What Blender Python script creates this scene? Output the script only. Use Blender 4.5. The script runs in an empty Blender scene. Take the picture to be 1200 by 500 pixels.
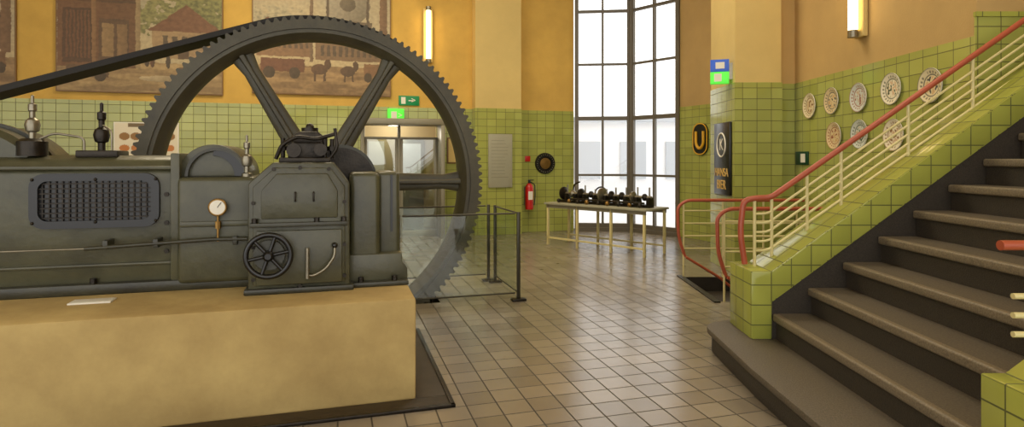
import bpy, bmesh, math, random
from mathutils import Vector, Matrix, noise
from mathutils.geometry import tessellate_polygon
random.seed(4)
sc = bpy.context.scene
TH = math.radians(16.26)
def C(r, g, b):
    f = lambda c: (c/255/12.92) if c/255 <= .04045 else ((c/255+.055)/1.055)**2.4
    return (f(r), f(g), f(b), 1)
# ------------------------------------------------------------ materials
def base_mat(name):
    m = bpy.data.materials.new(name); m.use_nodes = True
    nt = m.node_tree; b = nt.nodes['Principled BSDF']
    return m, nt, b
def mat(name, col, rough=.5, metal=0, var=.0, vscale=6, bump=0, bscale=60, col2=None, emit=0):
    m, nt, b = base_mat(name)
    b.inputs['Base Color'].default_value = col
    b.inputs['Roughness'].default_value = rough
    b.inputs['Metallic'].default_value = metal
    if emit:
        b.inputs['Emission Color'].default_value = col
        b.inputs['Emission Strength'].default_value = emit
    tc = nt.nodes.new('ShaderNodeTexCoord')
    if var or col2:
        n = nt.nodes.new('ShaderNodeTexNoise'); n.inputs['Scale'].default_value = vscale
        n.inputs['Detail'].default_value = 6; n.inputs['Roughness'].default_value = .65
        nt.links.new(tc.outputs['Object'], n.inputs['Vector'])
        r = nt.nodes.new('ShaderNodeValToRGB')
        c2 = col2 if col2 else tuple(c*(1-var) for c in col[:3])+(1,)
        r.color_ramp.elements[0].position = .3; r.color_ramp.elements[1].position = .7
        r.color_ramp.elements[0].color = c2; r.color_ramp.elements[1].color = col
        nt.links.new(n.outputs['Fac'], r.inputs['Fac']); nt.links.new(r.outputs['Color'], b.inputs['Base Color'])
    if bump:
        n2 = nt.nodes.new('ShaderNodeTexNoise'); n2.inputs['Scale'].default_value = bscale; n2.inputs['Detail'].default_value = 4
        nt.links.new(tc.outputs['Object'], n2.inputs['Vector'])
        bp = nt.nodes.new('ShaderNodeBump'); bp.inputs['Strength'].default_value = bump; bp.inputs['Distance'].default_value = .02
        nt.links.new(n2.outputs['Fac'], bp.inputs['Height']); nt.links.new(bp.outputs['Normal'], b.inputs['Normal'])
    return m
def tile_mat(name, c1, c2, mort, w, h, ms=.006, rough=.2, var=.25, vs=1.2, bump=.3):
    m, nt, b = base_mat(name)
    uv = nt.nodes.new('ShaderNodeUVMap'); uv.uv_map = 'UVMap'
    br = nt.nodes.new('ShaderNodeTexBrick')
    br.offset = 0; br.squash = 1
    for k, v in (('Scale', 1), ('Brick Width', w), ('Row Height', h), ('Mortar Size', ms), ('Mortar Smooth', .15), ('Bias', 0)):
        br.inputs[k].default_value = v
    br.inputs['Color1'].default_value = c1; br.inputs['Color2'].default_value = c2; br.inputs['Mortar'].default_value = mort
    nt.links.new(uv.outputs['UV'], br.inputs['Vector'])
    n = nt.nodes.new('ShaderNodeTexNoise'); n.inputs['Scale'].default_value = vs; n.inputs['Detail'].default_value = 5
    nt.links.new(uv.outputs['UV'], n.inputs['Vector'])
    mp = nt.nodes.new('ShaderNodeMapRange'); mp.inputs[1].default_value = .3; mp.inputs[2].default_value = .7
    mp.inputs[3].default_value = 1-var; mp.inputs[4].default_value = 1
    nt.links.new(n.outputs['Fac'], mp.inputs[0])
    mx = nt.nodes.new('ShaderNodeVectorMath'); mx.operation = 'SCALE'
    nt.links.new(br.outputs['Color'], mx.inputs[0]); nt.links.new(mp.outputs[0], mx.inputs['Scale'])
    nt.links.new(mx.outputs[0], b.inputs['Base Color'])
    rr = nt.nodes.new('ShaderNodeMapRange'); rr.inputs[3].default_value = rough; rr.inputs[4].default_value = .8
    nt.links.new(br.outputs['Fac'], rr.inputs[0]); nt.links.new(rr.outputs[0], b.inputs['Roughness'])
    bp = nt.nodes.new('ShaderNodeBump'); bp.invert = True; bp.inputs['Strength'].default_value = bump; bp.inputs['Distance'].default_value = .004
    nt.links.new(br.outputs['Fac'], bp.inputs['Height']); nt.links.new(bp.outputs['Normal'], b.inputs['Normal'])
    return m
def paint_mat(name, rough=.6):
    m, nt, b = base_mat(name)
    a = nt.nodes.new('ShaderNodeAttribute'); a.attribute_name = 'Col'
    nt.links.new(a.outputs['Color'], b.inputs['Base Color']); b.inputs['Roughness'].default_value = rough
    return m
M_floor = tile_mat('floor_tiles', C(154,142,124), C(132,121,105), C(74,65,52), .2, .2, .0055, .22, .28, .7, .35)
M_wtile = tile_mat('green_wall_tiles', C(174,177,92), C(160,164,82), C(102,99,50), .2, .152, .0045, .14, .18, .8)
M_ptile = tile_mat('green_parapet_tiles', C(172,175,80), C(160,163,72), C(94,95,44), .155, .155, .0045, .16, .16, 2)
M_amber = mat('amber_plaster', C(212,170,80), .8, var=.22, vscale=1.2, bump=.1)
M_amber2 = mat('ochre_plaster', C(192,158,98), .8, var=.18, vscale=1.0, bump=.1)
M_cream = mat('cream_plaster', C(214,186,116), .8, var=.12, vscale=1.5, bump=.1)
M_ceil = mat('ceiling_plaster', C(225,205,160), .9)
M_plinth = mat('plinth_render', C(192,166,106), .85, col2=C(160,134,82), vscale=1.8, bump=.3, bscale=12)
M_green = mat('machine_paint', C(84,82,58), .36, col2=C(58,56,39), vscale=3, bump=.12, bscale=25)
M_green2 = mat('machine_paint_dark', C(62,60,43), .4, col2=C(42,40,29), vscale=4, bump=.1, bscale=30)
M_wheel = mat('wheel_paint', C(84,78,56), .5, col2=C(60,55,39), vscale=3, bump=.12, bscale=25)
M_black = mat('black_enamel', C(20,18,16), .3)
M_iron = mat('oily_iron', C(52,45,36), .38, .6, col2=C(32,27,21), vscale=12, bump=.15)
M_steel = mat('worn_steel', C(150,142,122), .35, .8, var=.35, vscale=14)
M_brass = mat('dull_brass', C(150,115,60), .35, .8, var=.3, vscale=10)
M_pit = mat('pit_dark', C(48,40,30), .8, var=.4, vscale=3)
M_frame = mat('iron_floor_frame', C(66,54,38), .55, .2, var=.4, vscale=6)
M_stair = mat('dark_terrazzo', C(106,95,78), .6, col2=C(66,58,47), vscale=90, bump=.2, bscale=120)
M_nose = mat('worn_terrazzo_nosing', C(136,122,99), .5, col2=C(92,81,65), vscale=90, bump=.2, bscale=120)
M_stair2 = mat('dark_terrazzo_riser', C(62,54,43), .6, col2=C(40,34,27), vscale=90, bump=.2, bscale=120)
M_rail = mat('oxide_copper_handrail', C(172,82,54), .35, var=.15)
M_bar = mat('cream_painted_bar', C(210,196,138), .4)
M_win = mat('window_steel', C(100,92,78), .5)
M_white = mat('white_card', C(228,222,205), .6)
M_grey = mat('grey_panel', C(160,156,132), .55, var=.08)
M_dgrey = mat('grey_metal_frame', C(140,134,114), .4, .3)
M_red = mat('red_paint', C(190,30,22), .3)
M_yel = mat('yellow_enamel', C(225,170,30), .35)
M_gold = mat('gold_letter', C(215,175,90), .4)
M_gsign = mat('green_sign', C(0,120,62), .4, emit=.2)
M_gsign2 = mat('green_lit_sign', C(80,215,60), .4, emit=.7)
M_bsign = mat('blue_lit_sign', C(40,80,170), .4, emit=.4)
M_tube = mat('lamp_tube', C(255,224,160), .4, emit=6)
M_belt = mat('leather_belt', C(34,30,25), .7, var=.3, vscale=4)
M_picfr = mat('picture_frame_wood', C(120,88,45), .5)
M_paint = paint_mat('painted_canvas'); M_plate = paint_mat('glazed_plate', .2)
M_tan = mat('vestibule_wall', C(190,170,130), .8)
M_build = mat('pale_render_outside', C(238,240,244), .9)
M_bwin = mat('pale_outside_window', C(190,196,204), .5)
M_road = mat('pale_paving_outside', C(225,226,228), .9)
def glass_mat(name, fac=.07, tint=(.93,.96,.92,1)):
    m = bpy.data.materials.new(name); m.use_nodes = True; nt = m.node_tree; nt.nodes.clear()
    o = nt.nodes.new('ShaderNodeOutputMaterial'); t = nt.nodes.new('ShaderNodeBsdfTransparent'); t.inputs[0].default_value = tint
    g = nt.nodes.new('ShaderNodeBsdfGlossy'); g.inputs['Roughness'].default_value = .02
    mx = nt.nodes.new('ShaderNodeMixShader'); mx.inputs[0].default_value = fac
    nt.links.new(t.outputs[0], mx.inputs[1]); nt.links.new(g.outputs[0], mx.inputs[2]); nt.links.new(mx.outputs[0], o.inputs[0])
    return m
M_glass = glass_mat('clear_glass'); M_wglass = glass_mat('window_glass', .03, (1,1,1,1)); M_dglass = glass_mat('door_glass', .12, (.8,.84,.82,1))
# ------------------------------------------------------------ geometry helpers
def link(o, parent=None):
    sc.collection.objects.link(o)
    if parent: o.parent = parent
    return o
def group(name, rot=0, loc=(0,0,0)):
    e = bpy.data.objects.new(name, None); e.rotation_euler = (0,0,rot); e.location = loc
    e.empty_display_size = .2
    return link(e)
def uvs(me, rot=0):
    uv = me.uv_layers.new(name='UVMap')
    for p in me.polygons:
        n = p.normal
        if abs(n.z) > .9: t = Vector((1,0,0)); s = Vector((0,1,0))
        else:
            t = Vector((-n.y, n.x, 0)).normalized(); s = n.cross(t)
            if s.z < 0: s = -s
        for li in p.loop_indices:
            co = me.vertices[me.loops[li].vertex_index].co
            uv.data[li].uv = (co.dot(t), co.dot(s))
def obj(name, vs, fs, m, parent=None, bevel=0, smooth=False, seg=2, rot=0):
    me = bpy.data.meshes.new(name); me.from_pydata([tuple(v) for v in vs], [], fs)
    bm = bmesh.new(); bm.from_mesh(me); bmesh.ops.recalc_face_normals(bm, faces=bm.faces)
    if bevel:
        es = [e for e in bm.edges if len(e.link_faces) == 2 and e.calc_face_angle(0) > .4]
        bmesh.ops.bevel(bm, geom=es, offset=bevel, segments=seg, affect='EDGES', profile=.5, clamp_overlap=True)
    bm.to_mesh(me); bm.free(); me.update()
    uvs(me)
    if smooth or bevel:
        me.polygons.foreach_set('use_smooth', [True]*len(me.polygons))
        try: me.set_sharp_from_angle(angle=math.radians(35))
        except Exception: pass
    me.materials.append(m)
    o = bpy.data.objects.new(name, me); o.rotation_euler = (0,0,rot)
    return link(o, parent)
def box(name, x0,x1,y0,y1,z0,z1, m, parent=None, bevel=0, rot=0, seg=2):
    vs = [(x,y,z) for x in (x0,x1) for y in (y0,y1) for z in (z0,z1)]
    fs = [(0,1,3,2),(4,6,7,5),(0,4,5,1),(2,3,7,6),(0,2,6,4),(1,5,7,3)]
    return obj(name, vs, fs, m, parent, bevel, rot=rot, seg=seg)
def prism(name, pts, a, b, m, parent=None, axis='y', bevel=0, smooth=False, seg=2, rot=0):
    n = len(pts)
    mk = {'y': lambda p,t:(p[0],t,p[1]), 'x': lambda p,t:(t,p[0],p[1]), 'z': lambda p,t:(p[0],p[1],t)}[axis]
    vs = [mk(p,a) for p in pts]+[mk(p,b) for p in pts]
    fs = [tuple(range(n)), tuple(range(n,2*n))]+[(i,(i+1)%n,n+(i+1)%n,n+i) for i in range(n)]
    return obj(name, vs, fs, m, parent, bevel, smooth, seg, rot)
def lathe(name, prof, c, ax, m, parent=None, seg=32, caps=True):
    """prof [(r, h)] revolved around direction ax through c"""
    ax = Vector(ax).normalized(); q = Vector((0,0,1)).rotation_difference(ax); c = Vector(c)
    vs = []; fs = []
    for r, h in prof:
        for i in range(seg):
            a = 2*math.pi*i/seg
            vs.append(c+q@Vector((max(r,1e-4)*math.cos(a), max(r,1e-4)*math.sin(a), h)))
    for k in range(len(prof)-1):
        for i in range(seg):
            j = (i+1)%seg
            fs.append((k*seg+i, k*seg+j, (k+1)*seg+j, (k+1)*seg+i))
    if caps:
        fs.append(tuple(range(seg))); fs.append(tuple((len(prof)-1)*seg+i for i in range(seg)))
    return obj(name, vs, fs, m, parent, 0, True)
def cyl(name, p0, p1, r, m, parent=None, seg=20, r2=None):
    p0 = Vector(p0); p1 = Vector(p1); L = (p1-p0).length
    return lathe(name, [(r,0),(r if r2 is None else r2,L)], p0, p1-p0, m, parent, seg)
def fillet(pts, r, n=6):
    P = [Vector(p) for p in pts]; out = [P[0]]
    for i in range(1, len(P)-1):
        a, b, c = P[i-1], P[i], P[i+1]
        rr = min(r, (a-b).length*.48, (c-b).length*.48)
        s = b+(a-b).normalized()*rr; e = b+(c-b).normalized()*rr
        for k in range(n+1):
            t = k/n; out.append(s*(1-t)**2+b*2*t*(1-t)+e*t*t)
    out.append(P[-1]); return out
def tube(name, pts, r, m, parent=None, fr=0, cyclic=False, res=4):
    if fr: pts = fillet(pts, fr)
    cu = bpy.data.curves.new(name, 'CURVE'); cu.dimensions = '3D'; cu.bevel_depth = r; cu.bevel_resolution = res; cu.use_fill_caps = True
    sp = cu.splines.new('POLY'); sp.points.add(len(pts)-1)
    for p, q in zip(sp.points, pts): p.co = (q[0], q[1], q[2], 1)
    sp.use_cyclic_u = cyclic; cu.materials.append(m)
    o = bpy.data.objects.new(name, cu); return link(o, parent)
def ring(name, c, ax, R, r, m, parent=None, n=40):
    ax = Vector(ax).normalized(); q = Vector((0,0,1)).rotation_difference(ax)
    return tube(name, [Vector(c)+q@Vector((R*math.cos(2*math.pi*i/n), R*math.sin(2*math.pi*i/n),0)) for i in range(n)], r, m, parent, cyclic=True)
def ball(name, c, r, m, parent=None, s=(1,1,1)):
    n = 10
    o = lathe(name, [(r*math.sin(math.pi*k/n), -r*math.cos(math.pi*k/n)) for k in range(n+1)], (0,0,0), (0,0,1), m, parent, 20)
    o.location = c; o.scale = s; return o
def text(name, s, loc, size, m, parent, rot=(math.pi/2,0,0), ext=.003):
    cu = bpy.data.curves.new(name, 'FONT'); cu.body = s; cu.size = size; cu.align_x = 'CENTER'; cu.align_y = 'CENTER'; cu.extrude = ext
    cu.materials.append(m); o = bpy.data.objects.new(name, cu); o.location = loc; o.rotation_euler = rot
    return link(o, parent)
def arc(cx, cz, r, a0, a1, n=16):
    return [(cx+r*math.cos(math.radians(a0+(a1-a0)*i/n)), cz+r*math.sin(math.radians(a0+(a1-a0)*i/n))) for i in range(n+1)]
def rrect(x0,x1,z0,z1,r,n=6):
    return arc(x1-r,z1-r,r,0,90,n)+arc(x0+r,z1-r,r,90,180,n)+arc(x0+r,z0+r,r,180,270,n)+arc(x1-r,z0+r,r,270,360,n)
def strip_frame(name, outer, inner, a, b, m, parent):
    n = len(outer); vs = [(p[0],a,p[1]) for p in outer]+[(p[0],a,p[1]) for p in inner]+[(p[0],b,p[1]) for p in outer]+[(p[0],b,p[1]) for p in inner]
    fs = []
    for i in range(n):
        j = (i+1)%n
        fs += [(i,j,n+j,n+i),(2*n+i,2*n+j,3*n+j,3*n+i),(i,j,2*n+j,2*n+i),(n+i,n+j,3*n+j,3*n+i)]
    return obj(name, vs, fs, m, parent, 0, True)
def canvas(name, x0,x1,z0,z1,y, nx,nz, fn, parent, m=None):
    vs = []; cols = []; fs = []
    for j in range(nz+1):
        for i in range(nx+1):
            u=i/nx; v=j/nz
            vs.append((x0+(x1-x0)*u, y, z0+(z1-z0)*v)); cols.append(fn(u,v))
    for j in range(nz):
        for i in range(nx):
            a = j*(nx+1)+i; fs.append((a,a+1,a+nx+2,a+nx+1))
    me = bpy.data.meshes.new(name); me.from_pydata(vs,[],fs); at = me.color_attributes.new('Col','FLOAT_COLOR','POINT')
    for k,c in enumerate(cols): at.data[k].color = c
    me.materials.append(m or M_paint); o = bpy.data.objects.new(name, me); return link(o, parent)
# ------------------------------------------------------------ room shell
H = 6.6; TT = 2.66
def rotM(x, y): return (x*math.cos(TH)-y*math.sin(TH), x*math.sin(TH)+y*math.cos(TH))
pit = (-2.1, 1.1, 6.62, 7.28)
outer = [(-13.6,-4),(7,-4),(7,15.2),(-13.6,15.2)]
h1 = [rotM(pit[0],pit[2]), rotM(pit[0],pit[3]), rotM(pit[1],pit[3]), rotM(pit[1],pit[2])]
SX0,SX1,SY0,SY1 = 2.32,3.98,6.7,8.1
h2 = [(SX0,SY0),(SX0,SY1),(SX1,SY1),(SX1,SY0)]
loops = [[Vector((x,y,0)) for x,y in l] for l in (outer,h1,h2)]
tris = tessellate_polygon(loops); allv = [v for l in loops for v in l]
me = bpy.data.meshes.new('floor'); me.from_pydata([tuple(v) for v in allv],[],[tuple(t) for t in tris])
bm = bmesh.new(); bm.from_mesh(me); bmesh.ops.recalc_face_normals(bm, faces=bm.faces)
if sum(f.normal.z for f in bm.faces) < 0: bmesh.ops.reverse_faces(bm, faces=bm.faces)
bm.to_mesh(me); bm.free()
uv = me.uv_layers.new(name='UVMap')
for l in me.loops:
    co = me.vertices[l.vertex_index].co
    uv.data[l.index].uv = (co.x*math.cos(TH)+co.y*math.sin(TH), -co.x*math.sin(TH)+co.y*math.cos(TH))
me.materials.append(M_floor); link(bpy.data.objects.new('floor', me))
g = group('flywheel_pit', TH)
x0,x1,y0,y1 = pit
box('pit_bottom', x0-.05,x1+.05,y0-.05,y1+.05,-.75,-.7, M_pit, g)
box('pit_side_a', x0-.06,x0,y0-.05,y1+.05,-.7,-.005, M_pit, g); box('pit_side_b', x1,x1+.06,y0-.05,y1+.05,-.7,-.005, M_pit, g)
box('pit_side_c', x0,x1,y0-.06,y0,-.7,-.005, M_pit, g); box('pit_side_d', x0,x1,y1,y1+.06,-.7,-.005, M_pit, g)
g = group('descending_stairs')
box('well_side_near', SX0-.05,SX1,SY0-.06,SY0,-2.2,-.003, M_pit, g); box('well_side_far', SX0-.05,SX1,SY1,SY1+.06,-2.2,-.003, M_pit, g)
for k in range(8):
    box('tread_%d'%k, SX0+.2*k-.03, SX1, SY0,SY1, -.19*(k+2), -.19*(k+1), M_stair2, g, .01)
box('well_front', SX0-.05,SX0,SY0,SY1,-.6,-.003, M_pit, g)
box('well_trim', SX0-.07,SX0,SY0-.06,SY1+.06,0,.015, M_iron, g)
def seg_wall(g, nm, a, b, z0, z1, m, th=.15, off=0):
    a = Vector(a); b = Vector(b); d = (b-a).normalized(); n = Vector((-d.y, d.x))
    a2 = a - n*off; b2 = b - n*off
    v = [a2,b2,b+n*th,a+n*th]
    return prism(nm, [(p.x,p.y) for p in v], z0, z1, m, g, 'z')
YW = 12.45
g = group('wall_back', TH)
DX0,DX1,DZ = .52,2.0,2.28
box('tiles_left', -10.5,DX0,YW-.012,YW+.15,0,TT, M_wtile, g); box('tiles_right', DX1,5.07,YW-.012,YW+.15,0,TT, M_wtile, g)
box('tiles_over_door', DX0,DX1,YW-.012,YW+.15,DZ,TT, M_wtile, g)
box('plaster', -10.5,5.07,YW,YW+.15,TT,H, M_amber, g)
g = group('wall_pilaster_back', TH)
box('tiles', 2.74,3.76,YW-.3,YW-.01,0,TT, M_wtile, g); box('plaster', 2.75,3.75,YW-.29,YW-.005,TT,H, M_cream, g)
W1=(1.40,13.37); W2=(2.64,13.25); W3=(3.46,12.30); W4=(3.92,11.35); W5=(4.75,9.4)
g = group('wall_right_of_window')
seg_wall(g,'tiles',W3,W4,0,TT,M_wtile,off=.01); seg_wall(g,'plaster',W3,W4,TT,H,M_amber2)
seg_wall(g,'tiles_b',W4,W5,0,TT,M_wtile,off=.01); seg_wall(g,'plaster_b',W4,W5,TT,H,M_amber2)
g = group('wall_pilaster_right')
box('tiles', 3.09,3.75,8.29,9.3,0,TT,M_wtile,g); box('plaster', 3.1,3.74,8.3,9.3,TT,H,M_cream,g)
box('tiles_back', 3.74,4.9,9.2,9.35,0,TT,M_wtile,g); box('plaster_back', 3.74,4.9,9.21,9.35,TT,H,M_amber2,g)
g = group('wall_right')
box('tiles_recess', 3.75,4.0,8.44,8.6,-.0,TT,M_wtile,g); box('plaster_recess', 3.74,4.0,8.45,8.6,TT,H,M_amber2,g)
box('tiles', 3.99,4.15,5.15,8.6,-2,TT,M_wtile,g); box('plaster', 4.0,4.15,5.15,8.6,TT,H,M_amber2,g)
g = group('wall_stairwell')
TS = 2.86
box('tiles', 3.98,7,5.13,5.145,-.0,TS,M_wtile,g); box('plaster', 3.995,7,5.135,5.149,TS,H,M_amber2,g)
box('core', 4.16,7,5.15,5.3,0,H,M_amber2,g)
box('tiles_cap', 3.975,7,5.115,5.148,TS-.04,TS+.002,M_ptile,g)
box('wall_side', 7.0,7.15,-4,9.5,-.5,H,M_amber2,group('wall_stair_side'))
g=group('wall_left'); box('tiles',-13.6,-13.49,-4,15,0,TT,M_wtile,g); box('plaster',-13.6,-13.5,-4,15,TT,H,M_amber,g)
prism('ceiling', [(-13.6,-4),(7,-4),(7,15.2),(-13.6,15.2)], H, H+.1, M_ceil, None, 'z')
def facet(g, nm, a, b, cols):
    a = Vector(a); b = Vector(b); d = (b-a).normalized(); n = Vector((-d.y,d.x)); L=(b-a).length
    def bar(n2, s0, s1, z0, z1, t):
        q = [a+d*s0-n*t, a+d*s1-n*t, a+d*s1+n*t, a+d*s0+n*t]
        prism(n2, [(p.x,p.y) for p in q], z0, z1, M_win, g, 'z')
    for i in range(cols+1):
        w = .045 if i in (0,cols) else .024
        s = min(max(L*i/cols, w), L-w)
        bar(nm+'_mullion_%d'%i, s-w, s+w, .08, H, .04)
    for z,w in ((.12,.05),(1.24,.024),(2.5,.045),(3.7,.024),(4.88,.03),(6.0,.024)):
        bar(nm+'_transom_%g'%z, .05, L-.05, z-w, z+w, .035)
    q = [a-n*.003, b-n*.003, b+n*.003, a+n*.003]
    prism(nm+'_glass', [(p.x,p.y) for p in q], .1, H, M_wglass, g, 'z')
    bar(nm+'_sill', 0, L, 0, .08, .12)
g = group('window_1')
facet(g,'left',W1,W2,2); facet(g,'right',W2,W3,2)
cyl('corner_post',(2.64,13.22,0),(2.64,13.22,H),.05,M_win,g)
g = group('neighbouring_building')
box('facade', -6,14,21,22,0,3.0,M_build,g)
for i in range(8): box('facade_window_%d'%i, -1+i*1.6,-.1+i*1.6,20.93,21.02,.9,2.2, M_bwin, g)
box('ledge', -6,14,20.8,21,2.9,3.05,M_bwin,g)
prism('ground_outside', [(-12,15.2),(16,15.2),(16,30),(-12,30)], -.05, 0, M_road, None, 'z')
prism('terrace_outside', [(1.2,13.55),(2.8,13.45),(3.7,12.5),(4.2,11.4),(5.2,9.6),(8,9.6),(8,15.19),(1.2,15.19)], -.05, .03, M_road, None, 'z')
# ------------------------------------------------------------ plinth & floor frame (machine frame)
g = group('concrete_plinth', TH)
box('block', -5,.5,3.99,5.75,0,.675,M_plinth,g,.02)
g = group('floor_channel_frame', TH)
box('front_strip', -5,.72,3.82,3.985,0,.012,M_frame,g,.003); box('side_strip', .505,.72,3.99,5.6,0,.012,M_frame,g,.003)
box('angle_iron', .7,.73,3.8,5.6,0,.02,M_iron,g,.003); box('angle_iron_front', -5,.73,3.8,3.83,0,.02,M_iron,g,.003)
# ------------------------------------------------------------ compressor
g = group('refrigeration_compressor', TH)
Z0=.675
box('bed_left', -3.4,-.55,4.68,5.6,Z0,.75,M_green2,g,.012)
prof = [(4.74,.74),(4.74,1.5),(4.8,1.59),(4.9,1.625),(5.5,1.625),(5.5,.74)]
prism('crosshead_frame', prof, -3.4,-1.10, M_green, g, 'x', .02)
box('seam_rib_top', -3.4,-1.09,4.715,4.75,1.525,1.55,M_green,g,.006)
box('seam_rib_low', -3.4,-1.09,4.715,4.75,.86,.88,M_green,g,.006)
box('end_flange', -1.13,-1.07,4.70,5.5,.74,1.64,M_green,g,.01)
box('mid_body', -1.08,-.56,4.66,5.5,.72,1.47,M_green,g,.035,seg=3)
box('mid_rib', -1.06,-.58,4.645,4.67,1.12,1.16,M_green,g,.008)
o1 = rrect(-1.97,-1.20,1.13,1.50,.09); i1 = rrect(-1.92,-1.25,1.18,1.45,.06)
strip_frame('vent_frame', o1, i1, 4.70,4.75, M_black, g)
prism('vent_backing', rrect(-1.93,-1.24,1.17,1.46,.05), 4.735,4.742, M_black, g)
for i in range(17): box('vent_bar_v%d'%i, -1.90+i*.0385-.004,-1.90+i*.0385+.004,4.722,4.73,1.18,1.45,M_iron,g)
for i in range(8): box('vent_bar_h%d'%i, -1.92,-1.25,4.716,4.724,1.20+i*.033-.004,1.20+i*.033+.004,M_iron,g)
for x in (-1.95,-1.585,-1.22):
    for z in (1.17,1.46): ball('vent_bolt', (x,4.70,z), .011, M_iron, g)
for x in (-2.2, -1.16):
    for z in (.95,1.15,1.35): lathe('frame_bolt',[(.016,0),(.016,.02)],(x,4.74,z),(0,-1,0),M_iron,g,6)
for x in (-3.0,-2.3,-1.6,-.85): lathe('bed_bolt',[(.022,0),(.022,.035)],(x,4.71,.75),(0,0,1),M_iron,g,6)
# raised cylinder housing behind the frame at the far left
lathe('cylinder_housing', [(.3,0),(.48,.0),(.52,.04),(.52,.56),(.46,.6),(.2,.6)], (-2.42,4.86,1.32), (0,1,0), M_green, g, 56)
lathe('cylinder_flange', [(.4,0),(.545,0),(.545,.05),(.4,.05)], (-2.42,5.05,1.32), (0,1,0), M_green2, g, 56)
prism('crank_hood', [(-1.10,1.46)]+arc(-.87,1.47,.235,180,0,20)[0:]+[(-.635,1.46)], 4.78,5.45, M_green, g, bevel=.012)
cres = arc(-.83,1.475,.185,100,0,14)+arc(-.875,1.475,.15,0,88,14)
prism('hood_shade_crescent', cres, 4.762,4.79, M_black, g)  # solid black crescent stands in for the shade inside the hood
strip_frame('hood_lip', arc(-.845,1.475,.205,180,0,20), arc(-.845,1.475,.185,180,0,20), 4.75,4.79, M_green2, g)
octo = [(-.586,.70),(.082,.70),(.082,1.43),(-.03,1.575),(-.43,1.575),(-.586,1.43)]
prism('gear_housing', octo, 4.40,5.3, M_green, g, bevel=.014)
cx,cz=-.252,1.14
prism('gear_cover', [(cx+(x-cx)*.90, cz+(z-cz)*.92+.0) for x,z in octo], 4.372,4.405, M_green, g, bevel=.008)
prism('gear_cover_inner', [(-.50,1.19),(-.0,1.19),(-.0,1.38),(-.07,1.50),(-.40,1.50),(-.50,1.38)], 4.355,4.38, M_green, g, bevel=.01)
box('lower_plate', -.53,.03,4.352,4.38,.74,1.11,M_green,g,.01)
box('split_ledge', -.57,.065,4.335,4.39,1.135,1.165,M_green2,g,.006)
for x in (-.54,-.14,.04): lathe('ledge_nut',[(.018,0),(.018,.03)],(x,4.355,1.165),(0,0,1),M_iron,g,6)
for x,z in ((-.55,.78),(-.55,1.0),(-.55,1.3),(-.42,1.53),(-.25,1.54),(-.06,1.53),(.045,1.3),(.045,1.0),(.045,.78),(-.25,.725)):
    lathe('cover_bolt',[(.014,0),(.014,.02)],(x,4.385,z),(0,-1,0),M_iron,g,6)
for x,z in ((-.28,1.34),(-.16,1.34)): tube('cover_handle', [(x,4.355,z-.03),(x,4.33,z-.03),(x,4.33,z+.03),(x,4.355,z+.03)], .006, M_iron, g, .01)
box('gear_foot', -.61,.11,4.36,5.3,Z0,.715,M_green2,g,.01)
hc = Vector((-.443,4.27,.954))
ring('handwheel_rim', hc, (0,1,0), .14, .018, M_black, g)
lathe('handwheel_hub', [(.03,0),(.035,.02),(.035,.06),(.02,.08)], hc+Vector((0,.04,0)), (0,-1,0), M_black, g, 20)
cyl('handwheel_spindle', hc, hc+Vector((0,.14,0)), .015, M_steel, g)
for k in range(6):
    a=k*math.pi/3+.2; tube('handwheel_spoke_%d'%k,[hc,hc+Vector((.14*math.cos(a),0,.14*math.sin(a)))],.012,M_black,g)
cyl('handwheel_boss',(-.443,4.30,.954),(-.443,4.37,.954),.1,M_green2,g)
tube('control_lever', [(-.02,4.33,.99),(-.02,4.31,.93),(-.08,4.31,.84),(-.16,4.31,.80),(-.20,4.33,.80)], .009, M_steel, g, .05)
tube('control_lever_rod', [(-.2,4.32,.99),(-.2,4.32,.78)], .014, M_steel, g); ball('lever_knob',(-.02,4.33,1.0),.02,M_black,g)
lathe('gauge_case', [(.03,0),(.06,.0),(.062,.03),(.056,.035)], (-.81,4.63,1.26),(0,-1,0), M_brass, g, 32)
lathe('gauge_dial', [(.05,0),(.05,.003)], (-.81,4.596,1.26),(0,-1,0), M_white, g, 32)
tube('gauge_needle', [(-.81,4.590,1.26),(-.785,4.590,1.295)], .002, M_black, g)
tube('gauge_stem', [(-.81,4.62,1.2),(-.81,4.62,1.02)], .009, M_brass, g); lathe('gauge_cock',[(.02,0),(.02,.05)],(-.81,4.62,1.11),(0,0,1),M_brass,g,8)
tube('oil_pipe', [(-1.62,4.62,1.0),(-.85,4.62,1.035),(-.62,4.62,1.03)], .014, M_green2, g)
tube('oil_pipe_thin', [(-3.4,4.62,1.0),(-1.62,4.62,1.0)], .006, M_steel, g)
for x in (-2.6,-1.5,-1.2,-.7): box('pipe_clip',x-.015,x+.015,4.61,4.745,.99,1.05,M_green2,g,.003)
box('bearing_block', .085,.30,4.52,5.3,.74,1.50,M_green,g,.035,seg=3)
box('bearing_block_outer', .29,.455,4.62,5.3,.74,1.50,M_green,g,.03,seg=3)
prism('bearing_foot', [(.07,.68),(.50,.68),(.50,.79),(.46,.84),(.46,.9),(.08,.9)], 4.50,5.3, M_green, g, bevel=.01)
box('bearing_slot', .385,.40,4.61,4.63,1.05,1.48,M_black,g)
box('foot_bolt_pad', .1,.5,4.42,4.52,Z0,.71,M_green2,g,.008)
for x in (.16,.4): lathe('foot_bolt',[(.02,0),(.02,.035)],(x,4.46,.71),(0,0,1),M_iron,g,6)
lathe('main_bearing', [(.2,0),(.27,0),(.27,.6),(.2,.6)], (.02,4.98,1.42), (0,1,0), M_iron, g, 40)
lathe('bearing_ring', [(.2,0),(.3,0),(.3,.06),(.2,.06)], (.02,5.2,1.42), (0,1,0), M_green2, g, 40)
box('valve_base', -.40,-.05,4.50,4.95,1.57,1.61,M_iron,g,.01)
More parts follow.
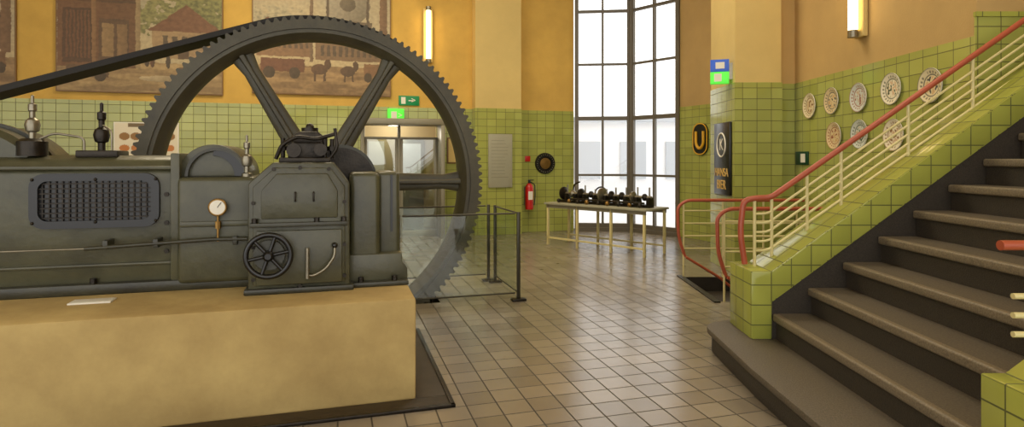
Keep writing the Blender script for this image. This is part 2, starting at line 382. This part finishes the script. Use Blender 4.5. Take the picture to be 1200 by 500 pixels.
box('valve_block', -.33,-.10,4.55,4.85,1.60,1.72,M_iron,g,.015)
prism('valve_yoke', [(-.30,1.70),(-.12,1.70),(-.09,1.76),(-.14,1.80),(-.27,1.80),(-.33,1.76)], 4.6,4.8,M_iron,g,bevel=.01)
cyl('valve_cap',(-.2,4.7,1.79),(-.2,4.7,1.83),.06,M_iron,g); ball('valve_nut',(-.2,4.7,1.835),.03,M_iron,g)
for x in (-.38,-.33,-.09,-.04):
    cyl('valve_stud',(x,4.6,1.6),(x,4.6,1.74+.04*random.random()),.016,M_iron,g,10); lathe('valve_stud_nut',[(.028,0),(.028,.03)],(x,4.6,1.66),(0,0,1),M_iron,g,6)
tube('valve_linkage', [(-.42,4.52,1.60),(-.38,4.5,1.70),(-.28,4.5,1.76),(-.15,4.5,1.74),(-.02,4.52,1.78)], .014, M_iron, g, .04)
tube('valve_linkage_b', [(-.05,4.52,1.61),(-.0,4.5,1.68),(-.02,4.52,1.82)], .012, M_iron, g, .04)
cyl('valve_drum',(-.3,4.5,1.66),(-.3,4.58,1.66),.05,M_iron,g); cyl('valve_drum_b',(-.12,4.5,1.665),(-.12,4.58,1.665),.045,M_iron,g)
def oilcup(nm, x, y, z, s):
    lathe(nm, [(.05*s,0),(.05*s,.03*s),(.025*s,.04*s),(.025*s,.1*s),(.045*s,.11*s),(.055*s,.16*s),(.045*s,.2*s),(.02*s,.22*s),(.02*s,.27*s),(.03*s,.28*s),(.03*s,.33*s),(.012*s,.34*s),(.012*s,.4*s),(.0,.41*s)], (x,y,z),(0,0,1), M_iron if s>.9 else M_steel, g, 18)
oilcup('oil_cup_a', -1.64,4.98,1.62,.95); oilcup('oil_cup_b', -2.05,4.95,1.70,.85); oilcup('oil_cup_c', -.64,4.75,1.47,.75)
lathe('lubricator_box',[(.09,0),(.09,.1),(.06,.12)],(-2.03,4.9,1.62),(0,0,1),M_iron,g,20)
box('lubricator_bracket', -1.76,-1.50,4.85,5.1,1.61,1.66,M_iron,g,.01)
tube('lubricator_pipe', [(-1.72,4.9,1.62),(-1.72,4.9,1.75),(-1.9,4.9,1.78),(-2.03,4.9,1.72)], .008, M_steel, g, .04)
tube('lubricator_pipe_b', [(-1.55,4.9,1.62),(-1.55,4.9,1.8),(-1.62,4.95,1.84)], .007, M_steel, g, .04)
box('info_card_tray', -1.64,-1.40,4.40,4.52,Z0+.001,Z0+.012, M_white, group('label_card', TH), .002)
# ------------------------------------------------------------ flywheel
g = group('flywheel', TH)
RS=1.028
hx,hy,hz = -.195,6.92,1.335
def rimloft(nm, prof, m, n=144):
    vs=[];fs=[];k=len(prof)
    for i in range(n):
        a=2*math.pi*i/n
        for r,y in prof: vs.append((hx+RS*r*math.cos(a), y, hz+RS*r*math.sin(a)))
    for i in range(n):
        j=(i+1)%n
        for p in range(k):
            q=(p+1)%k; fs.append((i*k+p,i*k+q,j*k+q,j*k+p))
    return obj(nm, vs, fs, m, g, 0, True)
rimloft('rim', [(1.71,6.76),(1.71,7.16),(1.58,7.16),(1.53,7.08),(1.51,6.96),(1.53,6.84),(1.58,6.76)], M_wheel)
n=132; vs=[];fs=[]
for i in range(n*4):
    a=2*math.pi*(i+.0)/(n*4); r = RS*(1.755 if i%4 in (0,1) else 1.715)
    for (rr,y) in ((r,6.80),(r,6.74),(1.62*RS,6.74),(1.62*RS,6.80)): vs.append((hx+rr*math.cos(a), y, hz+rr*math.sin(a)))
for i in range(n*4):
    j=(i+1)%(n*4)
    for p in range(4): fs.append((i*4+p,i*4+(p+1)%4,j*4+(p+1)%4,j*4+p))
obj('barring_teeth', vs, fs, M_wheel, g)
for k in range(6):
    a=math.radians(60*k); c,s=math.cos(a),math.sin(a)
    def spk(nm, w0,w1,d0,d1,m):
        vs=[]
        for r,w,d in ((.22,w0,d0),(1.38,w1,d1),(1.6,w1*1.5,d1*1.2)):
            for q in range(16):
                b=2*math.pi*q/16; lw=w*math.copysign(abs(math.cos(b))**.6,math.cos(b)); ly=d*math.copysign(abs(math.sin(b))**.6,math.sin(b))
                vs.append((hx+r*c-lw*s, hy+.04+ly, hz+r*s+lw*c))
        fs=[(L*16+q,L*16+(q+1)%16,(L+1)*16+(q+1)%16,(L+1)*16+q) for L in range(2) for q in range(16)]
        obj(nm,vs,fs,m,g,0,True)
    spk('spoke_%d'%k,.125,.085,.05,.04,M_wheel); spk('spoke_web_%d'%k,.035,.028,.12,.09,M_wheel)
lathe('hub', [(.12,0),(.26,0),(.3,.04),(.3,.4),(.26,.44),(.12,.44)], (hx,6.74,hz),(0,1,0),M_iron,g,48)
lathe('hub_cap', [(.0,0),(.1,.0),(.13,.03),(.13,.1)], (hx,6.66,hz),(0,1,0),M_iron,g,32)
cyl('crankshaft', (hx,5.62,hz), (hx,6.75,hz), .13, M_steel, g, 28)
# belt
g = group('drive_belt', TH)
RB=1.73*RS
a=math.radians(109); tx,tz=hx+RB*math.cos(a),hz+RB*math.sin(a); sl=.34
pts=[(hx+RB*math.cos(math.radians(d)),hz+RB*math.sin(math.radians(d))) for d in range(60,110,3)]
pts.append((-5.2, tz-(tx+5.2)*sl))
up=[]; lo=[]
for i,(x,z) in enumerate(pts):
    if i<len(pts)-1: nx_,nz_=(x-hx)/RB,(z-hz)/RB; tk=.012+.05*i/len(pts)
    else: nx_,nz_=-math.sin(math.atan(sl)),math.cos(math.atan(sl)); tk=.07
    up.append((x+nx_*tk,z+nz_*tk)); lo.append((x+nx_*.004,z+nz_*.004))
vs=[];fs=[]
for u_,l_ in zip(up,lo): vs+=[(u_[0],6.82,u_[1]),(u_[0],7.16,u_[1]),(l_[0],7.16,l_[1]),(l_[0],6.82,l_[1])]
for i in range(len(up)-1):
    for p in range(4): fs.append((i*4+p,i*4+(p+1)%4,i*4+4+(p+1)%4,i*4+4+p))
fs+=[(0,1,2,3),tuple(len(vs)-4+q for q in range(4))]
obj('upper_run', vs, fs, M_belt, g)
zz=tz-(tx+5.2)*sl
g2 = group('drive_motor', TH)
lathe('pulley',[(.1,0),(.5,0),(.5,.36),(.1,.36)],(-5.37,6.82,zz-.49),(0,1,0),M_wheel,g2,40)
lathe('motor_body',[(.2,0),(.55,.05),(.55,.8),(.2,.85)],(-5.37,7.3,zz-.49),(0,1,0),M_green,g2,40)
cyl('motor_shaft',(-5.37,6.8,zz-.49),(-5.37,7.35,zz-.49),.06,M_steel,g2)
box('motor_pedestal',-5.9,-4.85,7.3,8.2,0,zz-.9,M_plinth,g2,.02)
# ------------------------------------------------------------ glass barrier
g = group('glass_barrier', TH)
M_post = mat('brushed_post', C(70,66,54), .35, .7)
def bpost(x,y):
    box('post',x-.018,x+.018,y-.018,y+.018,0,1.0,M_post,g,.003); box('post_foot',x-.08,x+.08,y-.05,y+.05,0,.025,M_iron,g,.004)
for p in ((1.96,6.46),(1.96,7.5),(1.9,7.62),(.62,6.46),(.62,7.62)): bpost(*p)
def pan(a,b):
    a=Vector(a);b=Vector(b);d=(b-a).normalized();n=Vector((-d.y,d.x)); a=a+d*.04;b=b-d*.04
    q=[a-n*.005,b-n*.005,b+n*.005,a+n*.005]; prism('pane',[(p.x,p.y) for p in q],.1,.97,M_glass,g,'z')
    tube('top_rail',[(a.x,a.y,.985),(b.x,b.y,.985)],.01,M_post,g); tube('bottom_rail',[(a.x,a.y,.09),(b.x,b.y,.09)],.009,M_post,g)
pan((.62,6.46),(1.96,6.46)); pan((1.96,6.46),(1.96,7.5)); pan((.62,7.62),(1.9,7.62))
# ------------------------------------------------------------ murals
def N(u,v,s,o=0): return noise.noise(Vector((u*s,v*s,o)))
def fbm(u,v,s,o=0): return N(u,v,s,o)+.5*N(u,v,s*2.1,o+3)+.25*N(u,v,s*4.3,o+7)
def mix(a,b,t): t=max(0,min(1,t)); return tuple(a[i]*(1-t)+b[i]*t for i in range(3))+(1,)
def painter(sky0, sky1, ground, shapes, seed):
    def fn(u,v):
        j=.006; uu=u+j*fbm(u,v,18,seed); vv=v+j*fbm(u,v,18,seed+11)
        hz_=.26
        if vv>hz_: col=mix(sky0,sky1,(vv-hz_)/.75+.5*fbm(u,v,3,seed))
        else: col=mix(ground[0],ground[1],.5+.9*fbm(u*1.2,v*5,4,seed)+(hz_-vv))
        for s in shapes:
            k=s[0]
            if k=='r':
                _,a,b,c,d,cc=s
                if a<uu<b and c<vv<d: col=mix(cc,tuple(x*.6 for x in cc[:3]),(uu-a)/(b-a)*.6+.3*fbm(u,v,20,seed))
            elif k=='e':
                _,a,b,ra,rb,cc=s
                q=((uu-a)/ra)**2+((vv-b)/rb)**2
                if q<1: col=mix(cc,tuple(x*.4 for x in cc[:3]),.5+(uu-a)/ra*.4-(vv-b)/rb*.3)
            elif k=='t':
                _,a,b,ra,rb,cc,c2=s
                q=((uu-a)/ra)**2+((vv-b)/rb)**2+1.3*fbm(u,v,16,seed+a)
                if q<1: col=mix(cc,c2,.5+1.2*fbm(u,v,34,seed)+(vv-b)/rb*.4)
            elif k=='g':
                _,a,b,c,d,cc=s
                m_=(a+b)/2; h_=1-abs(uu-m_)/((b-a)/2)
                if c<vv<c+(d-c)*max(0,h_): col=mix(cc,tuple(x*.65 for x in cc[:3]),.4+.5*fbm(u,v,26,seed))
            elif k=='w':
                _,a,b,c,d,nn,cc=s
                if a<uu<b and c<vv<d and ((uu-a)/(b-a)*nn)%1>.45: col=cc
        t=.5+.9*fbm(u,v,40,seed+5)
        col=mix(col,C(150,128,92),.22)
        return mix(tuple(c*.8 for c in col[:3]),col,t)
    return fn
mural_a=painter(C(196,176,134),C(166,158,128),(C(186,156,106),C(136,110,74)),[
 ('t',.86,.72,.26,.26,C(84,90,50),C(134,134,76)),('t',.6,.62,.14,.16,C(104,106,62),C(146,142,86)),
 ('r',.56,.98,.30,.56,C(168,138,98)),('g',.53,1.02,.54,.78,C(120,76,52)),('w',.6,.96,.40,.50,6,C(80,66,50)),('r',.72,.79,.30,.44,C(84,62,44)),
 ('r',0,.46,.20,1.1,C(116,76,48)),('r',0,.46,.76,.80,C(84,54,36)),('r',.03,.20,.24,.70,C(76,46,32)),('w',.04,.19,.28,.68,7,C(104,64,40)),
 ('r',.24,.42,.26,.62,C(88,62,44)),('r',.26,.33,.30,.58,C(156,124,82)),('r',.35,.41,.30,.58,C(136,104,68)),('w',.02,.44,.84,.95,5,C(72,58,46)),('r',.20,.225,.2,1,C(144,104,66)),
 ('r',.46,.49,.2,.9,C(162,136,96)),('e',.53,.29,.018,.07,C(66,48,38)),('e',.565,.28,.016,.065,C(100,60,44)),('e',.66,.27,.016,.06,C(60,52,46)),
 ('r',.05,.3,.12,.22,C(100,74,50)),('e',.1,.13,.035,.05,C(56,42,32)),('e',.25,.13,.035,.05,C(56,42,32)),('e',.8,.20,.09,.04,C(108,78,52)),('e',.62,.12,.14,.025,C(200,178,136))],2)
mural_b=painter(C(198,176,132),C(176,164,134),(C(176,142,96),C(120,92,60)),[
 ('t',.15,.62,.2,.18,C(146,138,110),C(186,172,136)),('r',.02,.40,.34,.58,C(142,104,70)),('g',-.02,.22,.56,.70,C(116,66,46)),('g',.18,.44,.56,.68,C(108,64,46)),('w',.03,.39,.42,.52,9,C(78,60,46)),
 ('r',.44,.97,.32,.60,C(124,94,66)),('w',.46,.95,.36,.46,11,C(70,56,44)),('r',.44,.97,.58,.62,C(86,66,50)),
 ('e',.68,.86,.17,.19,C(172,160,134)),('r',.50,.86,.62,.70,C(106,90,70)),('r',.52,.54,.6,.95,C(80,66,52)),('r',.82,.84,.6,.95,C(80,66,52)),('e',.68,.86,.06,.07,C(110,98,78)),
 ('r',.92,.98,.3,.98,C(124,90,62)),('r',.40,.425,.3,.9,C(114,88,64)),
 ('r',.05,.36,.20,.32,C(112,64,44)),('e',.11,.19,.04,.055,C(62,46,36)),('e',.29,.19,.04,.055,C(62,46,36)),
 ('e',.47,.23,.06,.05,C(98,64,44)),('e',.53,.28,.025,.05,C(88,56,38)),('r',.43,.445,.12,.22,C(76,50,38)),('r',.50,.515,.12,.22,C(76,50,38)),
 ('e',.68,.22,.055,.05,C(86,60,46)),('e',.74,.27,.022,.05,C(80,54,40)),('r',.65,.663,.12,.2,C(68,46,36)),('r',.71,.722,.12,.2,C(68,46,36)),('r',.8,.95,.18,.3,C(130,90,58)),('e',.83,.17,.03,.045,C(60,46,36)),('e',.92,.17,.03,.045,C(60,46,36))],8)
def mural(x0,x1,z0,z1,fn):
    g=group('mural_painting',TH); box('stretcher',x0,x1,YW-.05,YW-.013,z0,z1,M_picfr,g)
    canvas('canvas',x0+.02,x1-.02,z0+.02,z1-.02,YW-.053,260,200,fn,g)
mural(-4.79,-2.09,2.80,4.95,mural_a); mural(-1.58,1.04,2.86,5.0,mural_b); mural(-7.9,-5.38,2.80,4.95,mural_b)
def poster(u,v):
    c=C(226,214,186)
    if .1<v<.85:
        for k in range(5):
            cu,cv=.15+k*.18,.62-.0*k
            if (u-cu)**2*1.6+(v-cv)**2<.012: c=C(150,110,60)
            if (u-cu)**2*1.6+(v-.28)**2<.010: c=C(190,120,60)
    if v>.88 and .2<u<.8: c=C(120,100,70)
    return c
g=group('wall_poster',TH); box('board',-3.9,-2.84,YW-.04,YW-.013,1.6,2.27,M_white,g); canvas('print',-3.88,-2.86,1.62,2.25,YW-.042,80,50,poster,g)
# door
g=group('door_1',TH)
box('frame_top',DX0-.08,DX1+.08,YW-.5,YW+.1,DZ,DZ+.12,M_dgrey,g,.01)
box('frame_left',DX0-.08,DX0,YW-.08,YW+.1,0,DZ,M_dgrey,g,.01); box('frame_right',DX1,DX1+.08,YW-.5,YW+.1,0,DZ,M_dgrey,g,.01)
box('frame_mid',DX0+.66,DX0+.72,YW-.02,YW+.06,0,DZ,M_dgrey,g,.01)
box('transom',DX0,DX1,YW-.02,YW+.06,2.0,2.05,M_dgrey,g,.01)
for x0_,x1_ in ((DX0,DX0+.66),(DX0+.72,DX1)):
    box('leaf_stile_a',x0_,x0_+.05,YW+.0,YW+.05,0,2.0,M_dgrey,g,.004); box('leaf_stile_b',x1_-.05,x1_,YW+.0,YW+.05,0,2.0,M_dgrey,g,.004)
    box('leaf_rail_low',x0_,x1_,YW+.0,YW+.05,0,.12,M_dgrey,g,.004); box('leaf_rail_mid',x0_,x1_,YW+.0,YW+.05,.98,1.03,M_dgrey,g,.004)
box('glass_leaf_a',DX0+.03,DX0+.64,YW+.02,YW+.03,.05,2.0,M_dglass,g); box('glass_leaf_b',DX0+.75,DX1-.03,YW+.02,YW+.03,.05,2.0,M_dglass,g)
tube('pull_handle',[(DX0+.8,YW-.04,.9),(DX0+.8,YW-.04,1.3)],.012,M_steel,g)
box('vestibule_back',DX0-.3,DX1+.3,YW+1.5,YW+1.6,0,2.6,M_tan,g); box('vestibule_left',DX0-.3,DX0-.2,YW+.15,YW+1.5,0,2.6,M_white,g)
box('vestibule_right',DX1+.2,DX1+.3,YW+.15,YW+1.5,0,2.6,M_tan,g); box('vestibule_ceiling',DX0-.3,DX1+.3,YW+.15,YW+1.6,2.5,2.6,M_white,g)
box('notice_white',DX0+.15,DX0+.5,YW+1.47,YW+1.49,1.0,2.0,M_white,g)
box('inner_door',DX0+.85,DX0+1.4,YW+1.45,YW+1.49,0,2.05,M_dgrey,g,.01); box('inner_door_light',DX0+.92,DX0+1.33,YW+1.44,YW+1.45,1.0,1.95,M_build,g)
lv=bpy.data.lights.new('vestibule_fill','POINT'); lv.energy=20; lv.color=(1,.95,.85); lv.shadow_soft_size=.15  # added point light to brighten the space behind the door, no fitting
lo_=bpy.data.objects.new('vestibule_fill',lv); lo_.location=(1.2,YW+.9,2.3); link(lo_,g)
# exit signs
g=group('exit_sign',TH); box('case',.97,1.30,YW-.14,YW-.02,2.34,2.62,M_gsign2,g,.01)
box('pictogram',1.04,1.15,YW-.147,YW-.14,2.40,2.56,M_white,g); text('arrow','>',(1.22,YW-.145,2.48),.16,M_white,g)
g=group('exit_sign',TH); box('plate',1.20,1.62,YW-.03,YW-.014,2.70,2.90,M_gsign,g,.003)
box('pictogram_door',1.25,1.34,YW-.034,YW-.03,2.73,2.87,M_white,g); text('arrow','>',(1.5,YW-.034,2.80),.17,M_white,g); box('arrow_bar',1.4,1.5,YW-.034,YW-.03,2.79,2.81,M_white,g)
# wall lamps
g=group('wall_lamp',TH); box('back_plate',1.70,1.90,YW-.06,YW-.005,3.6,4.72,M_cream,g,.01); cyl('tube_lamp',(1.8,YW-.12,3.66),(1.8,YW-.12,4.66),.05,M_tube,g)
for z in (3.62,4.7): cyl('socket',(1.8,YW-.12,z-.04),(1.8,YW-.12,z+.04),.055,M_steel,g)
g=group('wall_lamp'); box('back_plate',3.94,3.995,6.7,6.9,2.98,4.0,M_cream,g,.01); cyl('tube_lamp',(3.88,6.8,3.05),(3.88,6.8,3.95),.05,M_tube,g)
for z in (3.02,3.97): cyl('socket',(3.88,6.8,z-.04),(3.88,6.8,z+.04),.055,M_steel,g)
g=group('framed_notice',TH); box('frame',2.2,2.52,YW-.04,YW-.013,1.5,2.05,M_picfr,g,.005); box('sheet',2.23,2.49,YW-.045,YW-.04,1.53,2.02,M_cream,g)
g=group('information_panel',TH); box('panel',3.02,3.54,YW-.34,YW-.302,1.0,2.12,M_grey,g,.005)
for i in range(12): box('text_line_%d'%i,3.08,3.36+.1*random.random(),YW-.342,YW-.339,1.98-i*.07,1.99-i*.07,M_dgrey,g)
g=group('round_plaque',TH); lathe('ring',[(.1,0),(.22,0),(.235,.02),(.22,.05),(.15,.05),(.14,.03)],(4.38,YW-.015,1.50),(0,-1,0),M_black,g,40)
lathe('centre',[(.13,0),(.12,.04),(.02,.05)],(4.38,YW-.02,1.50),(0,-1,0),M_brass,g,32)
for k in range(24):
    a=k*math.pi/12; ball('stud_%d'%k,(4.38+.19*math.cos(a),YW-.067,1.5+.19*math.sin(a)),.007,M_grey,g)
g=group('fire_extinguisher',TH)
lathe('cylinder',[(.03,0),(.085,.01),(.09,.04),(.09,.46),(.07,.53),(.03,.57)],(3.98,YW-.14,.5),(0,0,1),M_red,g,28)
lathe('valve',[(.03,0),(.03,.06),(.015,.08)],(3.98,YW-.14,1.07),(0,0,1),M_black,g,16); box('lever',3.95,4.08,YW-.16,YW-.12,1.13,1.15,M_black,g,.004)
tube('hose',[(4.0,YW-.16,1.1),(4.1,YW-.16,1.05),(4.1,YW-.18,.8),(4.07,YW-.2,.6)],.012,M_black,g,.05); box('bracket',3.9,4.06,YW-.05,YW-.014,.6,1.0,M_steel,g)
box('label',3.93,4.03,YW-.236,YW-.228,.72,.9,M_white,g)
g=group('fire_sign',TH); box('plate',3.92,4.04,YW-.03,YW-.014,1.54,1.66,M_red,g,.002)
dW=(Vector(W4)-Vector(W3)).normalized(); angW=math.atan2(dW.y,dW.x)
cW=Vector(W3)+dW*.62
g=group('enamel_advert_sign',angW,(cW.x,cW.y,0))
prism('board',rrect(-.2,.2,1.68,2.30,.18),-.05,-.012,M_black,g)
tube('letter_u',[(-.1,-.055,2.14),(-.1,-.055,1.88),(0,-.055,1.78),(.1,-.055,1.88),(.1,-.055,2.14)],.03,M_yel,g,.08)
strip_frame('rim',rrect(-.2,.2,1.68,2.30,.18),rrect(-.18,.18,1.70,2.28,.16),-.056,-.05,M_yel,g)
g=group('beer_advert_board')
box('board',3.05,3.087,8.38,9.02,1.08,2.12,M_black,g,.006)
R2=(math.pi/2,0,-math.pi/2)
text('title','HANSA',(3.047,8.7,1.40),.17,M_gold,g,R2); text('subtitle','BIER',(3.047,8.7,1.22),.19,M_gold,g,R2)
ring('emblem_ring',(3.047,8.7,1.80),(1,0,0),.17,.012,M_white,g); text('emblem','K',(3.047,8.7,1.80),.24,M_white,g,R2)
g=group('escape_route_sign',math.radians(-18),(3.08,8.42,0))
box('upper',-.27,-.02,-.05,.05,2.83,3.0,M_bsign,g,.004); box('lower',-.27,-.02,-.05,.05,2.66,2.825,M_gsign2,g,.004)
box('pictogram',-.22,-.12,-.055,-.05,2.69,2.80,M_white,g); box('pictogram_upper',-.2,-.08,-.055,-.05,2.87,2.96,M_white,g); box('arm',-.02,.06,-.02,.02,2.72,2.95,M_steel,g)
g=group('exit_sign'); box('plate',3.965,3.988,8.02,8.36,1.52,1.70,mat('dark_green_sign',C(10,60,36),.4),g,.002); box('pictogram',3.96,3.966,8.08,8.2,1.55,1.67,M_white,g)
def plate(y,z,kind,r=.165):
    g=group('decorative_plate')
    vs=[];fs=[];cols=[];nr=16;ns=84
    A=[C(222,208,170),C(212,190,146),C(200,204,194),C(228,218,192)][kind%4]; B=[C(140,100,66),C(74,72,76),C(150,84,62),C(84,90,72)][(kind+kind//4)%4]
    for j in range(nr+1):
        t=j/nr; rr=r*t
        dz=.006+.022*max(0,(t-.6)/.4)
        for i in range(ns):
            a=2*math.pi*i/ns
            vs.append((3.988-dz,y+rr*math.cos(a),z+rr*math.sin(a)))
            c=A
            if .95<t: c=B
            elif .62<t<.67: c=B
            elif .74<t<.86 and (i//2)%2==0 and not (0.12<(i/ns)%.5<.2): c=mix(A,B,.8)
            elif t<.52:
                k=noise.noise(Vector((rr*math.cos(a)*26+kind*9,rr*math.sin(a)*26,kind*3)))
                c=B if k>.16 else (A if k>-.16 else mix(A,C(190,130,70),.55))
            cols.append(c)
    for j in range(nr):
        for i in range(ns):
            k=(i+1)%ns; fs.append((j*ns+i,j*ns+k,(j+1)*ns+k,(j+1)*ns+i))
    me=bpy.data.meshes.new('face'); me.from_pydata(vs,[],fs); at=me.color_attributes.new('Col','FLOAT_COLOR','POINT')
    for k,c in enumerate(cols): at.data[k].color=c
    me.materials.append(M_plate); me.polygons.foreach_set('use_smooth',[True]*len(me.polygons)); link(bpy.data.objects.new('face',me),g)
    lathe('rim_back',[(r*.5,0),(r*1.005,.020),(r*1.012,.027),(r*.995,.0285)],(3.989,y,z),(-1,0,0),M_white,g,48,caps=False)
for i,(y,z) in enumerate(((7.98,2.307),(7.43,2.322),(6.85,2.305),(6.26,2.333),(5.67,2.297),(7.37,1.884),(6.83,1.883),(6.22,1.849))): plate(y,z,i)
# ------------------------------------------------------------ table with machine parts
tfl=Vector((.60,11.2)); tfr=Vector((2.15,9.6)); dd=(tfr-tfl); L=dd.length; ang=math.atan2(dd.y,dd.x)
g=group('display_table',ang,(tfl.x,tfl.y,0))
D=.7
box('top',0,L,0,D,.75,.785,M_grey,g,.005); box('shelf_rail_front',.05,L-.05,.03,.06,.12,.15,M_bar,g); box('shelf_rail_back',.05,L-.05,D-.06,D-.03,.12,.15,M_bar,g)
box('apron_front',.03,L-.03,.03,.06,.69,.75,M_dgrey,g); box('apron_back',.03,L-.03,D-.06,D-.03,.69,.75,M_dgrey,g)
for x in (.04,L/3,2*L/3,L-.08):
    for y in (.03,D-.07): box('leg',x,x+.04,y,y+.04,0,.75,M_bar,g,.003)
g=group('machine_parts_display',ang,(tfl.x,tfl.y,0)); zt=.786
box('base_rail',.12,L-.1,.25,.4,zt,zt+.05,M_iron,g,.008)
cyl('long_shaft',(.15,.32,zt+.17),(L-.1,.32,zt+.17),.025,M_steel,g)
cyl('thin_shaft',(.5,.18,zt+.08),(L-.15,.18,zt+.08),.018,M_iron,g)
for i,x in enumerate((.2,.42,.62,.85,1.1,1.3,1.52,1.75,1.98)):
    rr=(.12,.07,.1,.06,.13,.08,.07,.09,.06)[i]
    lathe('gear_%d'%i,[(.02,0),(rr,0),(rr,.03),(rr*.7,.05),(.03,.07)],(x,.32,zt+.17),(1,0,0),(M_iron,M_steel,M_iron)[i%3],g,20)
    box('pedestal_%d'%i,x+.09,x+.14,.24,.40,zt+.04,zt+.17,M_iron,g,.008)
    cyl('pin_%d'%i,(x+.11,.32,zt+.17),(x+.11,.32,zt+.25+.1*random.random()),.014,M_steel,g,10)
for i in range(9): ball('fitting_%d'%i,(.25+i*.22,.13+.06*random.random(),zt+.042),.035+.006*random.random(),(M_iron,M_brass)[i%2],g)
tube('curved_lever',[(.3,.5,zt+.015),(.3,.5,zt+.33),(.45,.5,zt+.38)],.014,M_iron,g,.08)
ring('small_wheel',(.95,.5,zt+.16),(0,1,0),.14,.014,M_iron,g); box('small_wheel_stand',.9,1.0,.47,.53,zt,zt+.04,M_iron,g)
# ------------------------------------------------------------ staircase
h=.2; run=.272; X1=1.62; XB=1.75; YN=2.45; YF=4.64
g=group('staircase')
def step1(m,x,z0,z1,off,nm):
    r=.28
    pts=[(2.6,5.2+off),(x+r,5.2+off)]+[(x+r+r*math.cos(math.radians(a)),5.2+off-r+r*math.sin(math.radians(a))) for a in range(90,181,10)]+[(x-.02,4.0),(x,3.0),(x+.05,2.2),(x+.2,1.7),(2.6,1.5)]
    prism(nm,pts,z0,z1,m,g,'z',.012)
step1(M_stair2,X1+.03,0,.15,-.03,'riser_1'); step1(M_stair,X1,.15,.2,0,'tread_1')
for k in range(2,17):
    xk=XB+run*(k-1)
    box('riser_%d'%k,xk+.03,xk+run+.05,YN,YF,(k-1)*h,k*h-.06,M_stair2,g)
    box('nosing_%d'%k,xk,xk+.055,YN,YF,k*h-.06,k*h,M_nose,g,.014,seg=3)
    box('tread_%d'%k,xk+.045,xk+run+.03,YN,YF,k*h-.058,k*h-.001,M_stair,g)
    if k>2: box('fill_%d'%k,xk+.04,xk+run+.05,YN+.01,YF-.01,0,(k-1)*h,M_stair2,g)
sl=h/run; xe=XB+run*16; pz=.725
def parapet(nm,y0,y1,x0):
    g=group(nm)
    def top(x): return pz+max(0,(x-2.02))*sl
    prism('tiled_body',[(x0,.2),(2.02,.2),(2.02,pz-.24),(xe,pz-.24+(xe-2.02)*sl),(xe,top(xe)),(2.02,pz),(x0,pz)],y0,y1,M_ptile,g,'y',.008)
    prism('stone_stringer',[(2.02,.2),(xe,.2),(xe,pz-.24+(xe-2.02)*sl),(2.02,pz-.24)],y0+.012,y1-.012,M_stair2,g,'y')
parapet('stair_parapet',YF,5.10,1.86)
parapet('stair_parapet',2.0,YN,1.92)
def railing(nm,y,x0,zrail0,main=True):
    g=group(nm)
    s=.70 if main else sl
    xs=2.12; xend=XB+run*14
    zr=lambda x: zrail0+max(0,x-xs)*s
    if main: pts=[(x0-.02,y,.74),(x0-.06,y,1.0),(x0-.03,y,zrail0-.02),(x0+.08,y,zrail0),(xs,y,zrail0),(xend,y,zr(xend))]
    else: pts=[(x0,y,zrail0),(xs,y,zrail0),(xend,y,zr(xend))]
    tube('handrail',pts,.024 if main else .02,M_rail,g,.1)
    for k in range(5):
        off=.13+k*.075+(0 if main else .07)
        if not main and k>2: continue
        tube('bar_%d'%k,[(x0+(.06 if main else .05),y,zrail0-off),(xs-.02,y,zrail0-off),(xend,y,zr(xend)-off)],.010 if main else .012,M_bar,g,.05)
    xp=[x0+.06,2.13,2.42,2.70,3.25,3.78,4.3,4.9]
    if not main: xp=xp[1:]
    for i,x in enumerate(xp):
        zb=pz+max(0,x-2.02)*sl
        tube('post_%d'%i,[(x,y,zb-.01),(x,y,zr(x)-.01)],.013,M_bar,g)
railing('stair_railing',4.90,1.93,1.28); railing('stair_railing',2.35,1.92,1.26,False)
g=group('stairwell_railing')
for y,xx,last in ((SY1-.02,2.30,3.95),(SY0-.0,2.36,3.9)):
    tube('handrail',[(xx+.04,y,.28),(xx-.05,y,.55),(xx-.06,y,.95),(xx+.06,y,1.04),(last,y,1.04)],.022,M_rail,g,.12)
    tube('descending_rail',[(xx+.04,y-.05,.28),(xx+.5,y-.05,.0),(xx+1.2,y-.05,-.6)],.018,M_rail,g,.1)
    for k in range(4): tube('bar_%d'%k,[(xx+.02,y,.9-k*.17),(last,y,.9-k*.17)],.010,M_bar,g)
    for x in (xx+.02,xx+.55,xx+1.1,xx+1.55): tube('post',[(x,y,0),(x,y,1.02)],.013,M_bar,g)
# ------------------------------------------------------------ light
w=bpy.data.worlds.new('overcast_sky'); sc.world=w; w.use_nodes=True
w.node_tree.nodes['Background'].inputs[0].default_value=(1,.985,.96,1); w.node_tree.nodes['Background'].inputs[1].default_value=2.2
def area(nm,loc,size,e,col,rot=(0,0,0)):
    l=bpy.data.lights.new(nm,'AREA'); l.shape='RECTANGLE'; l.size=size[0]; l.size_y=size[1]; l.energy=e; l.color=col
    o=bpy.data.objects.new(nm,l); o.location=loc; o.rotation_euler=rot; link(o)
area('overhead_fill_mural',(-3.2,8.5,6.4),(3,1.5),240,(1,.86,.60)); area('overhead_fill_centre',(1,8,6.4),(2,1.5),120,(1,.90,.70)); area('overhead_fill_stairs',(2.6,4.0,6.4),(1.5,1.5),70,(1,.88,.66))  # added unseen area lights below the ceiling, warm fill for the hall
cd=bpy.data.cameras.new('camera'); cd.lens=21; cd.sensor_width=36; cd.shift_y=-64/1200; cd.clip_start=.05
co=bpy.data.objects.new('camera',cd); co.location=(0,0,1.6); co.rotation_euler=(math.pi/2,0,0); link(co); sc.camera=co
sc.view_settings.view_transform='Standard'
